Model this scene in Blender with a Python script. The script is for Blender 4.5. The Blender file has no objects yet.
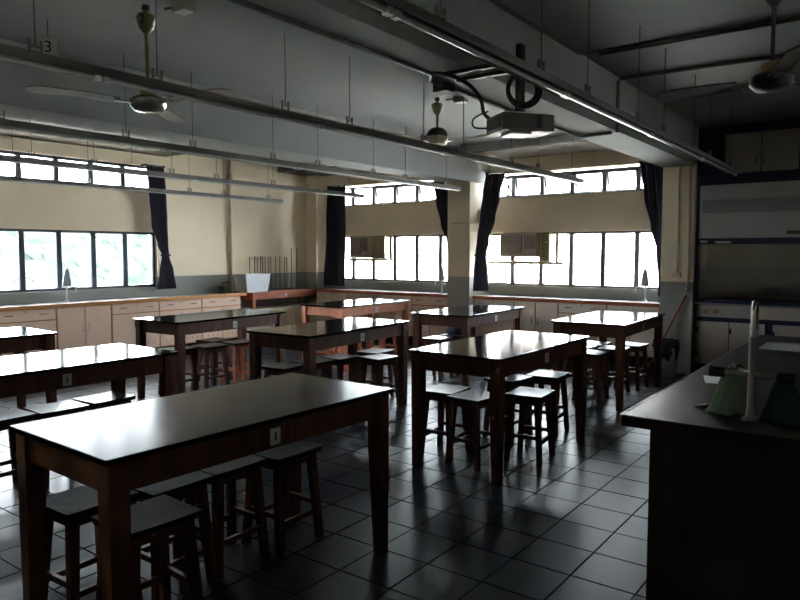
import bpy, bmesh, math, random
from mathutils import Vector, Matrix
random.seed(7)
R = math.radians
SC = bpy.context.scene
COL = SC.collection

# ------------------------------------------------------------------ camera
CAM_H = 1.497
cam_d = bpy.data.cameras.new('camera'); cam = bpy.data.objects.new('camera', cam_d); COL.objects.link(cam)
cam_d.sensor_width = 36.0; cam_d.lens = 36.0 * 676.5 / 800.0; cam_d.clip_start = 0.05; cam_d.clip_end = 600
cam.location = (0, 0, CAM_H); cam.rotation_euler = (R(90 - 3.99), R(0.0), R(36.51))
SC.camera = cam

# ------------------------------------------------------------------ sky (overcast) and exposure
wd = bpy.data.worlds.new('overcast_sky'); SC.world = wd; wd.use_nodes = True
bg = wd.node_tree.nodes['Background']
bg.inputs[0].default_value = (0.85, 0.935, 1.0, 1); bg.inputs[1].default_value = 1.0
sun_d = bpy.data.lights.new('hazy_sun', 'SUN'); sun_d.energy = 7.0; sun_d.angle = R(8); sun_d.color = (1, .97, .92)
sun = bpy.data.objects.new('hazy_sun', sun_d); COL.objects.link(sun)
sun.rotation_euler = Vector((-.12, .80, -.58)).to_track_quat('-Z', 'Y').to_euler()      # stands behind the school, lights what the windows look out on
vs = SC.view_settings
vs.view_transform = 'Standard'; vs.look = 'None'; vs.exposure = 5.62; vs.gamma = 1.0; vs.use_curve_mapping = False
SC.cycles.use_denoising = True
SC.cycles.max_bounces = 12; SC.cycles.diffuse_bounces = 8; SC.cycles.glossy_bounces = 6
SC.cycles.transparent_max_bounces = 16
SC.cycles.sample_clamp_indirect = 6.0
SC.cycles.caustics_reflective = False; SC.cycles.caustics_refractive = False

def portal(name, loc, rot, sx, sy):
    l = bpy.data.lights.new(name, 'AREA'); l.shape = 'RECTANGLE'; l.size = sx; l.size_y = sy
    l.cycles.is_portal = True
    o = bpy.data.objects.new(name, l); COL.objects.link(o); o.location = loc; o.rotation_euler = rot
# room and window measures
XL, YB = -8.92, 9.33              # inner faces of left and back wall
XR, YF = 1.75, -1.6                # right wall, wall behind the camera
CEIL = 3.01; BEAM = 2.55
GLX, GLY = -9.03, 9.46            # glazing planes
BAYS_L = [(3.12, 5.98)]
BAYS_B = [(-8.52, -5.68), (-5.30, -2.46)]
BAYS_R = [(4.6, 5.7)]; RZ = [(2.18, 2.36)]      # unseen opening added in the right wall to light the beam face
LZ = [(0.995, 1.80), (2.41, 2.765)]
BZ = [(1.0, 1.80), (2.335, 2.70)]
for a, b in BAYS_L:
    for z0, z1 in LZ:
        portal('daylight_portal', (GLX - .12, (a + b) / 2, (z0 + z1) / 2), (0, R(-90), 0), z1 - z0, b - a)
for a, b in BAYS_R:
    for z0, z1 in RZ:
        portal('daylight_portal', (XR + .25, (a + b) / 2, (z0 + z1) / 2), (0, R(90), 0), z1 - z0, b - a)
for a, b in BAYS_B:
    for z0, z1 in BZ:
        portal('daylight_portal', ((a + b) / 2, GLY + .2, (z0 + z1) / 2), (R(-90), 0, 0), b - a, z1 - z0)

# ------------------------------------------------------------------ materials
M = {}
def mat(name, col, rough=.6, spec=.5, metal=0.0, col2=None, scale=6.0, stretch=(1, 1, 1), bump=0.0, bscale=60.0,
        coords='Object', detail=4.0, rvar=0.0, lo=.35, hi=.65):
    m = bpy.data.materials.new(name); m.use_nodes = True
    nt = m.node_tree; N = nt.nodes; L = nt.links
    p = N['Principled BSDF']
    p.inputs['Base Color'].default_value = (*col, 1); p.inputs['Roughness'].default_value = rough
    p.inputs['Specular IOR Level'].default_value = spec; p.inputs['Metallic'].default_value = metal
    tc = N.new('ShaderNodeTexCoord'); mp = N.new('ShaderNodeMapping'); mp.inputs['Scale'].default_value = stretch
    L.new(N.new('ShaderNodeNewGeometry').outputs['Position'] if coords == 'World' else tc.outputs[coords], mp.inputs[0])
    if col2 is not None or rvar:
        nz = N.new('ShaderNodeTexNoise'); nz.inputs['Scale'].default_value = scale; nz.inputs['Detail'].default_value = detail
        L.new(mp.outputs[0], nz.inputs['Vector'])
        if col2 is not None:
            cr = N.new('ShaderNodeValToRGB'); cr.color_ramp.elements[0].position = lo; cr.color_ramp.elements[1].position = hi
            cr.color_ramp.elements[0].color = (*col, 1); cr.color_ramp.elements[1].color = (*col2, 1)
            L.new(nz.outputs['Fac'], cr.inputs[0]); L.new(cr.outputs[0], p.inputs['Base Color'])
        if rvar:
            mr = N.new('ShaderNodeMapRange'); mr.inputs['To Min'].default_value = rough - rvar; mr.inputs['To Max'].default_value = rough + rvar
            L.new(nz.outputs['Fac'], mr.inputs[0]); L.new(mr.outputs[0], p.inputs['Roughness'])
    if bump:
        nb = N.new('ShaderNodeTexNoise'); nb.inputs['Scale'].default_value = bscale; nb.inputs['Detail'].default_value = 3
        L.new(mp.outputs[0], nb.inputs['Vector'])
        bp = N.new('ShaderNodeBump'); bp.inputs['Strength'].default_value = bump; bp.inputs['Distance'].default_value = .004
        L.new(nb.outputs['Fac'], bp.inputs['Height']); L.new(bp.outputs[0], p.inputs['Normal'])
    M[name] = m
    return m

def two_tone(name, upper, lower, z):          # paint: dado below, cream above
    m = mat(name, upper, .65, .3, col2=tuple(c * .9 for c in upper), scale=1.3, coords='Object', bump=.15, bscale=90)
    nt = m.node_tree; N = nt.nodes; L = nt.links; p = N['Principled BSDF']
    cr = [n for n in N if n.type == 'VALTORGB'][0]
    g = N.new('ShaderNodeNewGeometry'); s = N.new('ShaderNodeSeparateXYZ'); L.new(g.outputs['Position'], s.inputs[0])
    gt = N.new('ShaderNodeMath'); gt.operation = 'GREATER_THAN'; gt.inputs[1].default_value = z; L.new(s.outputs['Z'], gt.inputs[0])
    mx = N.new('ShaderNodeMix'); mx.data_type = 'RGBA'
    L.new(gt.outputs[0], mx.inputs[0]); mx.inputs[6].default_value = (*lower, 1); L.new(cr.outputs[0], mx.inputs[7])
    L.new(mx.outputs[2], p.inputs['Base Color'])
    return m

two_tone('wall_paint', (.92, .81, .62), (.33, .33, .30), 1.14)
mat('ceiling_paint', (.36, .37, .37), .8, .2, col2=(.325, .335, .335), scale=.9, bump=.1)
mat('soffit_shade', (.12, .10, .078), .8, .2, col2=(.105, .088, .07), scale=2)  # dull brown, with the shade of the underside put into the colour
mat('tile', (.006, .008, .013), .30, .11, col2=(.0085, .011, .017), scale=1.4, coords='World', detail=2)
mat('grout', (.006, .006, .007), .85, .2)
mat('table_top', (.008, .0055, .0045), .09, .22, col2=(.012, .008, .0065), scale=5, stretch=(9, .8, 3), bump=.015, bscale=8, rvar=.03)
mat('table_top_worn', (.007, .0055, .0046), .20, .12, col2=(.009, .007, .0058), scale=2.5, stretch=(4, .6, 2), detail=2)
mat('teak', (.068, .026, .015), .42, .22, col2=(.108, .042, .023), scale=4, stretch=(6, 6, .8), bump=.08, bscale=20)
mat('stool_wood', (.056, .022, .013), .42, .22, col2=(.088, .035, .020), scale=4, stretch=(6, 6, .8), bump=.08, bscale=20)
mat('stool_seat', (.016, .010, .007), .34, .10, col2=(.027, .016, .011), scale=5, stretch=(10, 1.2, 3), rvar=.06)
mat('worn_seat', (.012, .009, .007), .55, .05, col2=(.030, .024, .020), scale=14, lo=.5, hi=.75)
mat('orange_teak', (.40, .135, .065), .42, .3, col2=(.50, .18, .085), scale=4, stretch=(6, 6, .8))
mat('orange_wood', (.52, .22, .07), .42, .4, col2=(.62, .29, .10), scale=5, stretch=(5, .8, 5))
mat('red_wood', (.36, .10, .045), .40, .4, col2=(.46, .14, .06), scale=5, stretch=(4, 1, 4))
mat('pink_laminate', (.86, .62, .48), .45, .4, col2=(.83, .59, .46), scale=3)
mat('pale_laminate', (.72, .64, .54), .5, .3, col2=(.68, .60, .51), scale=3)
mat('worktop_grey', (.30, .29, .27), .20, .5, col2=(.25, .24, .22), scale=9, rvar=.06)
mat('frame_metal', (.050, .062, .085), .42, .4, col2=(.065, .078, .10), scale=8)
mat('frame_grey', (.13, .14, .145), .42, .4, col2=(.16, .17, .17), scale=8)
mat('curtain', (.050, .050, .075), .9, .1, col2=(.065, .064, .092), scale=9, stretch=(1, 1, .2), bump=.3, bscale=120)
mat('white_metal', (.75, .75, .72), .35, .5, col2=(.68, .68, .66), scale=7)
mat('tap_grey', (.30, .30, .28), .35, .4, col2=(.26, .26, .245), scale=8)
mat('steel', (.55, .56, .57), .25, .5, 1.0, col2=(.48, .49, .5), scale=12)
mat('light_housing', (.22, .21, .195), .55, .25, col2=(.19, .18, .168), scale=5)
mat('reflector', (.70, .70, .68), .22, .5, .6, col2=(.62, .62, .60), scale=6)
mat('tube_glass', (.60, .60, .58), .15, .5)
mat('dark_metal', (.05, .05, .05), .4, .5, col2=(.065, .062, .06), scale=9)
mat('black_plastic', (.015, .015, .016), .5, .4, col2=(.022, .022, .022), scale=9)
mat('fan_brown', (.16, .11, .075), .35, .5, col2=(.20, .14, .10), scale=6)
mat('fan_cream', (.55, .50, .38), .3, .5, col2=(.50, .45, .34), scale=6)
mat('fan_green', (.16, .17, .07), .4, .4, col2=(.20, .20, .09), scale=6)
mat('fan_steel', (.45, .44, .42), .22, .6, .5, col2=(.40, .39, .38), scale=6)
mat('brass', (.36, .26, .13), .4, .4, .4, col2=(.32, .23, .12), scale=8)
mat('conduit_paint', (.40, .385, .34), .55, .3, col2=(.36, .345, .31), scale=4)
mat('conduit_cream', (.74, .66, .50), .6, .3, col2=(.68, .60, .46), scale=4)
mat('conduit_dark', (.10, .10, .095), .5, .3, col2=(.12, .12, .11), scale=4)
mat('projector_grey', (.13, .13, .11), .45, .4, col2=(.115, .115, .10), scale=7)
mat('lens_glass', (.01, .01, .012), .06, .8)
mat('navy_paint', (.012, .018, .05), .4, .4, col2=(.016, .023, .06), scale=5)
mat('hood_white', (.46, .47, .48), .5, .3, col2=(.42, .43, .44), scale=3)
mat('hood_band', (.24, .245, .25), .5, .3, col2=(.22, .225, .23), scale=3)
mat('hood_inner', (.10, .10, .085), .55, .3, col2=(.13, .13, .11), scale=3)
mat('beige_door', (.46, .41, .35), .5, .3, col2=(.43, .385, .33), scale=3)
mat('paper', (.75, .76, .76), .6, .3, col2=(.70, .71, .72), scale=8)
mat('sticker', (.55, .55, .53), .5, .3, col2=(.48, .48, .46), scale=20)
mat('bench_top', (.013, .0085, .007), .40, .07, col2=(.018, .011, .009), scale=4, stretch=(6, .8, 3))
mat('bench_edge', (.12, .075, .055), .35, .5, col2=(.26, .16, .11), scale=5, stretch=(6, .8, 3))
mat('bench_side', (.009, .007, .006), .6, .12, col2=(.014, .011, .009), scale=3, stretch=(4, 4, .6))
mat('green_cloth', (.20, .28, .20), .9, .1, col2=(.14, .20, .15), scale=14, bump=.4, bscale=90)
mat('teal_cloth', (.025, .05, .048), .9, .1, col2=(.035, .065, .06), scale=14, bump=.4, bscale=90)
mat('plastic_box', (.72, .76, .82), .3, .5, col2=(.66, .70, .77), scale=5)
mat('bin_grey', (.35, .35, .35), .5, .4, col2=(.30, .30, .30), scale=6)
mat('red_paint', (.30, .05, .03), .45, .4, col2=(.35, .07, .04), scale=6)
mat('yellow_slat', (.58, .48, .29), .5, .4, col2=(.52, .43, .26), scale=6)
mat('ac_face', (.50, .45, .40), .5, .4, col2=(.46, .41, .36), scale=6)
mat('ac_dark', (.26, .22, .20), .55, .3, col2=(.22, .19, .17), scale=6)
mat('bluegrey', (.22, .27, .33), .4, .5, col2=(.26, .31, .37), scale=8)
mat('ink', (.01, .01, .01), .6, .3)
mat('foliage', (.008, .011, .0095), .95, .0, col2=(.015, .0185, .017), scale=.35, coords='Object', detail=8)
mat('outside_ground', (.46, .46, .44), .9, .1, col2=(.40, .41, .39), scale=.1)
mat('building_wall', (.86, .85, .83), .8, .2, col2=(.82, .81, .80), scale=.4)
mat('building_glass', (.30, .32, .34), .3, .5, col2=(.35, .37, .39), scale=.6)
mat('building_band', (.55, .42, .38), .8, .2, col2=(.5, .39, .35), scale=.6)
mat('blue_bag', (.03, .04, .08), .7, .2, col2=(.04, .05, .10), scale=9)
mat('rubber_base', (.06, .06, .065), .5, .3, col2=(.08, .08, .085), scale=8)

def glass():
    m = bpy.data.materials.new('window_glass'); m.use_nodes = True; nt = m.node_tree; N = nt.nodes; L = nt.links
    N.remove(N['Principled BSDF'])
    t = N.new('ShaderNodeBsdfTransparent'); t.inputs[0].default_value = (.985, .99, .985, 1)
    g = N.new('ShaderNodeBsdfGlossy'); g.inputs['Roughness'].default_value = .03
    f = N.new('ShaderNodeFresnel'); f.inputs[0].default_value = 1.45
    tc = N.new('ShaderNodeTexCoord'); nz = N.new('ShaderNodeTexNoise'); nz.inputs['Scale'].default_value = 3
    bp = N.new('ShaderNodeBump'); bp.inputs['Strength'].default_value = .02
    L.new(tc.outputs['Object'], nz.inputs['Vector']); L.new(nz.outputs['Fac'], bp.inputs['Height']); L.new(bp.outputs[0], g.inputs['Normal'])
    mx = N.new('ShaderNodeMixShader'); L.new(f.outputs[0], mx.inputs[0]); L.new(t.outputs[0], mx.inputs[1]); L.new(g.outputs[0], mx.inputs[2])
    L.new(mx.outputs[0], N['Material Output'].inputs[0]); M['glass'] = m
glass()

# ------------------------------------------------------------------ mesh helpers
class MB:
    """Collects shapes; build() links them as one mesh object."""
    def __init__(s): s.v = []; s.f = []; s.sm = []
    def add(s, vs_, fs_, smooth=False):
        b = len(s.v); s.v += [tuple(v) for v in vs_]; s.f += [tuple(b + i for i in f) for f in fs_]; s.sm += [smooth] * len(fs_)
        return s
    def box(s, c, d, rot=None, bev=0.0):
        bm = bmesh.new(); bmesh.ops.create_cube(bm, size=1)
        for v in bm.verts: v.co = Vector((v.co.x * d[0], v.co.y * d[1], v.co.z * d[2]))
        if bev: bmesh.ops.bevel(bm, geom=bm.edges[:], offset=bev, segments=1 if bev < .004 else 2, profile=.7, affect='EDGES')
        mt = Matrix.Translation(c)
        if rot: mt = mt @ Matrix.Rotation(rot[2], 4, 'Z') @ Matrix.Rotation(rot[1], 4, 'Y') @ Matrix.Rotation(rot[0], 4, 'X')
        bm.verts.index_update()
        s.add([mt @ v.co for v in bm.verts], [[v.index for v in f.verts] for f in bm.faces]); bm.free(); return s
    def b2(s, x0, x1, y0, y1, z0, z1, bev=0.0):
        return s.box(((x0 + x1) / 2, (y0 + y1) / 2, (z0 + z1) / 2), (abs(x1 - x0), abs(y1 - y0), abs(z1 - z0)), None, bev)
    def taper(s, p0, p1, w0, w1, d0=None, d1=None):          # square post from p0 (w0) to p1 (w1)
        d0 = d0 or w0; d1 = d1 or w1; p0 = Vector(p0); p1 = Vector(p1); vv = []
        for p, w, d in ((p0, w0, d0), (p1, w1, d1)):
            for a, b in ((-1, -1), (1, -1), (1, 1), (-1, 1)): vv.append((p.x + a * w / 2, p.y + b * d / 2, p.z))
        fs = [(0, 1, 2, 3), (7, 6, 5, 4)] + [(i, i + 4, (i + 1) % 4 + 4, (i + 1) % 4) for i in range(4)]
        if p1.z > p0.z: fs = [tuple(reversed(f)) for f in fs]
        return s.add(vv, fs)
    def tube(s, path, r, n=8, caps=True, closed=False):
        P = [Vector(p) for p in path]; rr = r if isinstance(r, (list, tuple)) else [r] * len(P)
        vv = []; up = None
        for i, p in enumerate(P):
            if closed: t = P[(i + 1) % len(P)] - P[i - 1]
            else: t = P[min(i + 1, len(P) - 1)] - P[max(i - 1, 0)]
            t.normalize()
            if up is None:
                up = Vector((0, 0, 1)) if abs(t.z) < .9 else Vector((1, 0, 0))
            a = t.cross(up); 
            if a.length < 1e-5: a = t.cross(Vector((0, 1, 0)))
            a.normalize(); b = a.cross(t).normalized(); up = b
            for k in range(n):
                an = 2 * math.pi * k / n; vv.append(p + a * math.cos(an) * rr[i] + b * math.sin(an) * rr[i])
        fs = []; m = len(P)
        for i in range(m if closed else m - 1):
            j = (i + 1) % m
            for k in range(n): fs.append((i * n + k, i * n + (k + 1) % n, j * n + (k + 1) % n, j * n + k))
        s.add(vv, fs, True)
        if caps and not closed:
            b = len(s.v) - len(vv)
            s.f.append(tuple(b + k for k in reversed(range(n)))); s.sm.append(False)
            s.f.append(tuple(b + (m - 1) * n + k for k in range(n))); s.sm.append(False)
        return s
    def lathe(s, prof, n=20, o=(0, 0, 0)):                   # [(r, z)...] about Z
        vv = []
        for r, z in prof:
            for k in range(n): a = 2 * math.pi * k / n; vv.append((o[0] + r * math.cos(a), o[1] + r * math.sin(a), o[2] + z))
        fs = [(i * n + k, i * n + (k + 1) % n, (i + 1) * n + (k + 1) % n, (i + 1) * n + k) for i in range(len(prof) - 1) for k in range(n)]
        s.add(vv, fs, True); b = len(s.v) - len(vv)
        s.f.append(tuple(b + k for k in reversed(range(n)))); s.sm.append(False)
        s.f.append(tuple(b + (len(prof) - 1) * n + k for k in range(n))); s.sm.append(False)
        return s
    def mesh(s, name, m):
        me = bpy.data.meshes.new(name); me.from_pydata(s.v, [], s.f); me.polygons.foreach_set('use_smooth', s.sm)
        bm = bmesh.new(); bm.from_mesh(me); bmesh.ops.recalc_face_normals(bm, faces=bm.faces[:]); bm.to_mesh(me); bm.free()
        me.set_sharp_from_angle(angle=R(40)); me.polygons.foreach_set('use_smooth', s.sm); me.materials.append(M[m] if isinstance(m, str) else m); me.update()
        return me
    def build(s, name, m, parent=None):
        return link(name, s.mesh(name, m), parent)

def link(name, me, parent=None, loc=None, rot=None):
    o = bpy.data.objects.new(name, me); COL.objects.link(o)
    if parent is not None: o.parent = parent
    if loc is not None: o.location = loc
    if rot is not None: o.rotation_euler = rot
    return o
def tag(o, label=None, cat=None, group=None, kind=None):
    for k, v in (('label', label), ('category', cat), ('group', group), ('kind', kind)):
        if v: o[k] = v
    return o
def thing(name, label, cat, loc=(0, 0, 0), rz=0.0, group=None):
    o = link(name, None, None, loc, (0, 0, rz)); o.empty_display_size = .1
    return tag(o, label, cat, group)
def struct(o, label=None):
    return tag(o, label, None, None, 'structure')
def copy_tree(o, parent=None):
    c = o.copy(); COL.objects.link(c); c.parent = parent
    for ch in list(o.children): copy_tree(ch, c)
    return c
def arc(c, r, a0, a1, n, f):                                 # f maps (cos, sin) offsets to a vector
    return [Vector(c) + f(r * math.cos(R(a0 + (a1 - a0) * i / n)), r * math.sin(R(a0 + (a1 - a0) * i / n))) for i in range(n + 1)]

# ------------------------------------------------------------------ floor with tiles
T = .30; X0, Y0 = -1.178, 2.925
floor = struct(MB().b2(XL - .3, XR + .2, YF - .2, YB + .3, -.15, -.006).build('floor', 'grout'), 'dark grey glossy tiled classroom floor')
tm = MB(); h = T / 2 - .0025
tm.add([(-h, -h, -.006), (h, -h, -.006), (h, h, -.006), (-h, h, -.006), (-h, -h, -.0015), (h, -h, -.0015), (h, h, -.0015), (-h, h, -.0015),
        (-h + .003, -h + .003, 0), (h - .003, -h + .003, 0), (h - .003, h - .003, 0), (-h + .003, h - .003, 0)],
       [(8, 9, 10, 11)] + [(i, (i + 1) % 4, (i + 1) % 4 + 4, i + 4) for i in range(4)] + [(i + 4, (i + 1) % 4 + 4, (i + 1) % 4 + 8, i + 8) for i in range(4)])
tile_me = tm.mesh('tile', 'tile')
F_PX = 676.5
cr_, sr_ = math.cos(R(36.51)), math.sin(R(36.51)); cp_, sp_ = math.cos(R(3.99)), math.sin(R(3.99))
FW = Vector((-sr_ * cp_, cr_ * cp_, -sp_)); RT = Vector((cr_, sr_, 0)); UP = RT.cross(FW)
def seen_size(x, y):            # picture size of a floor tile, 0 when outside the frame
    d = Vector((x, y, -CAM_H)); w = d.dot(FW)
    if w < .3: return 0
    u, v = 400 + F_PX * d.dot(RT) / w, 300 - F_PX * d.dot(UP) / w
    if not (-15 < u < 815 and 0 < v < 612): return 0
    if x > -.72 and u > 640: return 0
    return T * T * F_PX ** 2 * CAM_H / w ** 3
cells = []
ix0, ix1 = math.floor((XL - X0) / T), math.ceil((XR - X0) / T); iy0, iy1 = math.floor((YF - Y0) / T), math.ceil((YB - Y0) / T)
for i in range(ix0, ix1):
    for j in range(iy0, iy1):
        x, y = X0 + (i + .5) * T, Y0 + (j + .5) * T
        cells.append((seen_size(x, y), x, y))
cells.sort(reverse=True)
for s_, x, y in cells[:300]:
    link('tile', tile_me, floor, (x, y, random.uniform(-.0006, .0004)), (random.uniform(-.0015, .0015), random.uniform(-.0015, .0015), 0))
tf = MB(); tv = [tuple(v.co) for v in tile_me.vertices]; tp = [tuple(p.vertices) for p in tile_me.polygons]
for s_, x, y in cells[300:]:
    dz = random.uniform(-.0006, .0004); tf.add([(a + x, b + y, c + dz) for a, b, c in tv], tp)
tag(tf.build('tile_field', 'tile', floor), kind='stuff')

# ------------------------------------------------------------------ ceiling, beams, columns, walls
struct(MB().b2(XL - .3, XR + .2, YF - .2, YB + .3, CEIL, CEIL + .2).build('ceiling', 'ceiling_paint'), 'dull white painted concrete ceiling')
struct(MB().b2(-2.425, -2.03, YF, YB, BEAM, CEIL + .02).build('ceiling_beam', 'ceiling_paint'), 'wide concrete ceiling beam carrying the projector')
struct(MB().b2(-5.58, -5.18, YF, YB, BEAM, CEIL + .02).build('ceiling_beam', 'ceiling_paint'), 'concrete ceiling beam running to the column between the back windows')
struct(MB().b2(.73, 1.12, YF, YB, BEAM, CEIL + .02).build('ceiling_beam', 'ceiling_paint'), 'concrete ceiling beam over the demonstration bench side')
struct(MB().b2(-5.16, -2.44, 8.42, YB + .02, 2.915, CEIL + .01).build('trim_1', 'soffit_shade'), 'brown soffit along the ceiling above the right back window')
struct(MB().b2(-8.92, -5.60, 8.42, YB + .02, 2.915, CEIL + .01).build('trim_2', 'soffit_shade'), 'brown soffit along the ceiling above the left back window')
struct(MB().b2(-9.0, -8.42, YF, 6.15, 2.93, CEIL + .01).build('trim_3', 'soffit_shade'), 'brown soffit along the ceiling above the left wall windows')
struct(MB().b2(-5.15, -2.44, 8.385, 8.42, 2.925, CEIL + .005).build('trim_4', 'white_metal'), 'pale strip where the ceiling meets the brown soffit, right back bay')
struct(MB().b2(-8.42, -5.60, 8.385, 8.42, 2.925, CEIL + .005).build('trim_5', 'white_metal'), 'pale strip where the ceiling meets the brown soffit, left back bay')
struct(MB().b2(-2.42, -2.035, 8.75, YB + .02, 0, BEAM + .01).build('wall_column', 'wall_paint'), 'cream and grey column beside the fume cupboard')
struct(MB().b2(-5.575, -5.185, 8.75, YB + .02, 0, BEAM + .01).build('wall_column', 'wall_paint'), 'cream and grey column between the two back windows')
struct(MB().b2(-8.93, -8.66, 9.12, YB + .02, 0, CEIL).build('wall_column', 'wall_paint'), 'narrow cream column in the far corner')

def wall(name, axis, inner, outer, lo, hi, bays, zs, label):
    w = MB()
    def bx(a, b, z0, z1):
        if axis == 'x': w.b2(inner, outer, a, b, z0, z1)
        else: w.b2(a, b, inner, outer, z0, z1)
    cur = lo
    for a, b in sorted(bays):
        bx(cur, a, 0, CEIL + .1); cur = b
        zc = 0
        for z0, z1 in zs: bx(a, b, zc, z0); zc = z1
        bx(a, b, zc, CEIL + .1)
    bx(cur, hi, 0, CEIL + .1)
    return struct(w.build(name, 'wall_paint'), label)
wall('wall_left', 'x', XL, XL - .24, YF - .2, YB + .25, BAYS_L, LZ, 'cream wall with grey dado and long windows on the left')
wall('wall_back', 'y', YB, YB + .25, XL - .24, XR + .2, BAYS_B, BZ, 'cream back wall with two window bays')
wall('wall_right', 'x', XR, XR + .2, YF - .2, YB + .25, BAYS_R, RZ, 'cream wall behind the demonstration bench with one small high opening added for light')
struct(MB().b2(XL - .24, XR + .2, YF - .2, YF, 0, CEIL + .1).build('wall_front', 'wall_paint'), 'cream wall behind the camera')

# ------------------------------------------------------------------ windows
def window(name, axis, glz, a, b, z0, z1, n, fm, label, tilt=(), skip=(), handles=()):
    """one glazed band of n panes; axis 'y': in the back wall, 'x': in the left wall"""
    o = struct(link(name, None), label)
    s_out = 1 if axis == 'y' else -1
    def bx(mb, p0, p1, q0, q1, dep, off=0.0):        # along, up, depth about the glazing plane
        if axis == 'y': mb.b2(p0, p1, glz + off - dep / 2, glz + off + dep / 2, q0, q1)
        else: mb.b2(glz - off - dep / 2, glz - off + dep / 2, p0, p1, q0, q1)
    fr = MB(); t = .035
    bx(fr, a, b, z0, z0 + t, .06); bx(fr, a, b, z1 - t, z1, .06); bx(fr, a, a + t, z0, z1, .06); bx(fr, b - t, b, z0, z1, .06)
    fr.build('window_frame', fm, o)
    w = (b - a) / n
    for i in range(1, n):
        if axis == 'y' and z0 < 1.5 and False: continue
        m = MB(); bx(m, a + i * w - .034, a + i * w + .034, z0 + t, z1 - t, .055); m.build('mullion', fm, o)
    for i in range(n):
        if i in skip: continue
        p0, p1 = a + i * w + .03, a + (i + 1) * w - .03; q0, q1 = z0 + .037, z1 - .037
        if i in tilt:                                 # top-hung sash pushed outwards
            hh = q1 - q0; ang = R(16)
            s_ = link('sash', None, o)
            s_.location = ((p0 + p1) / 2, glz, q1) if axis == 'y' else (glz, (p0 + p1) / 2, q1)
            if axis == 'y': s_.rotation_euler = (ang, 0, 0)
            else: s_.rotation_euler = (ang, 0, R(90))
            hw = (p1 - p0) / 2; f = MB()
            f.b2(-hw, hw, -.012, .012, -.022, 0); f.b2(-hw, hw, -.012, .012, -hh, -hh + .022)
            f.b2(-hw, -hw + .022, -.012, .012, -hh, 0); f.b2(hw - .022, hw, -.012, .012, -hh, 0)
            f.build('sash_frame', fm, s_)
            MB().b2(-hw + .02, hw - .02, -.003, .003, -hh + .02, -.02).build('pane', 'glass', s_)
        else:
            m = MB(); bx(m, p0 - .004, p1 + .004, q0 - .004, q1 + .004, .006); m.build('pane', 'glass', o)
    if z0 > 2.3 and axis == 'y':                        # narrow glazed strip above the top bar
        m = MB(); bx(m, a, b, z1, z1 + .02, .006); m.build('top_strip_pane', 'glass', o)
    for i in handles:                                 # window stays: a pair of curved arms on the mullion
        for s2 in (-1, 1):
            c = a + i * w; zz = z0 + .17; m = MB()
            pts = [(c, zz), (c + s2 * .05, zz + .015), (c + s2 * .10, zz - .01), (c + s2 * .14, zz - .05)]
            d = glz - .045 * s_out
            m.tube([(p, d, q) if axis == 'y' else (d, p, q) for p, q in pts], .006, 6)
            m.build('window_stay', 'dark_metal', o)
            zz = z1 - .10; m = MB()
            pts = [(c, zz), (c + s2 * .045, zz + .012)]
            m.tube([(p, d, q) if axis == 'y' else (d, p, q) for p, q in pts], .008, 6); m.build('hinge', 'dark_metal', o)
    return o
k = 1
for bi, (a, b) in enumerate(BAYS_L):
    w_ = 'beside the curtain on the left wall' if bi == 0 else 'on the left wall, next to the camera'
    window('window_%d' % k, 'x', GLX, a, b, *LZ[0], 6, 'frame_metal', 'dark framed lower window band ' + w_, handles=(2, 4)); k += 1
    window('window_%d' % k, 'x', GLX, a, b, LZ[1][0], 2.765, 6, 'frame_metal', 'dark framed upper window band ' + w_); k += 1
for bi, (a, b) in enumerate(BAYS_B):
    w_ = 'in the left bay of the back wall' if bi == 0 else 'in the right bay of the back wall'
    window('window_%d' % k, 'y', GLY, a, b, *BZ[0], 6, 'frame_grey', 'grey framed lower window band ' + w_, handles=(4,), skip=(1,)); k += 1
    window('window_%d' % k, 'y', GLY, a, b, BZ[1][0], 2.68, 6, 'frame_grey', 'grey framed upper window band ' + w_, tilt=(2, 3, 4) if bi == 0 else (1, 2, 3, 4)); k += 1
window('window_%d' % k, 'x', XR + .10, 4.6, 5.7, 2.18, 2.36, 2, 'frame_grey', 'small high unseen window band added for fill light behind the demonstration bench')  # out of view, added for the daylight it lets in from the right
# lower bars and panes beneath the two air conditioners are part of those windows
for bi, (a, b) in enumerate(BAYS_B):
    w = (b - a) / 6; o = bpy.data.objects['window_%d' % (3 + 2 * bi)]
    MB().b2(a + w, a + 2 * w, GLY - .025, GLY + .025, 1.345, 1.375).build('transom', 'frame_grey', o)
    MB().b2(a + w + .02, a + 2 * w - .02, GLY - .003, GLY + .003, 1.03, 1.35).build('pane', 'glass', o)

# ------------------------------------------------------------------ lab tables
TL, TW, TH = 1.49, .728, .827
def make_table():
    t = thing('lab_table', 'x', 'table')
    MB().box((0, 0, TH - .010), (TW, TL, .020), None, .004).build('tabletop', 'table_top', t)
    for sx in (-1, 1):
        MB().box((sx * (TW / 2 - .045), 0, TH - .020 - .0575), (.022, TL - .16, .115), None, .002).build('apron', 'teak', t)
    for sy in (-1, 1):
        MB().box((0, sy * (TL / 2 - .045), TH - .020 - .0575), (TW - .16, .022, .115), None, .002).build('apron', 'teak', t)
    for sx in (-1, 1):
        for sy in (-1, 1):
            m = MB(); x, y = sx * (TW / 2 - .055), sy * (TL / 2 - .055)
            m.taper((x, y, TH - .020), (x, y, .55), .074, .074); m.taper((x, y, .55), (x + sx * .008, y + sy * .008, 0), .074, .052)
            m.build('leg', 'teak', t)
    p = MB().box((TW / 2 - .031, .0, TH - .085), (.004, .055, .07), None, .001).build('number_plate', 'sticker', t)
    tag(p, 'pale number plate')
    MB().box((TW / 2 - .0283, .0, TH - .085), (.001, .008, .036)).build('plate_mark', 'ink', p)
    return t
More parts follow.
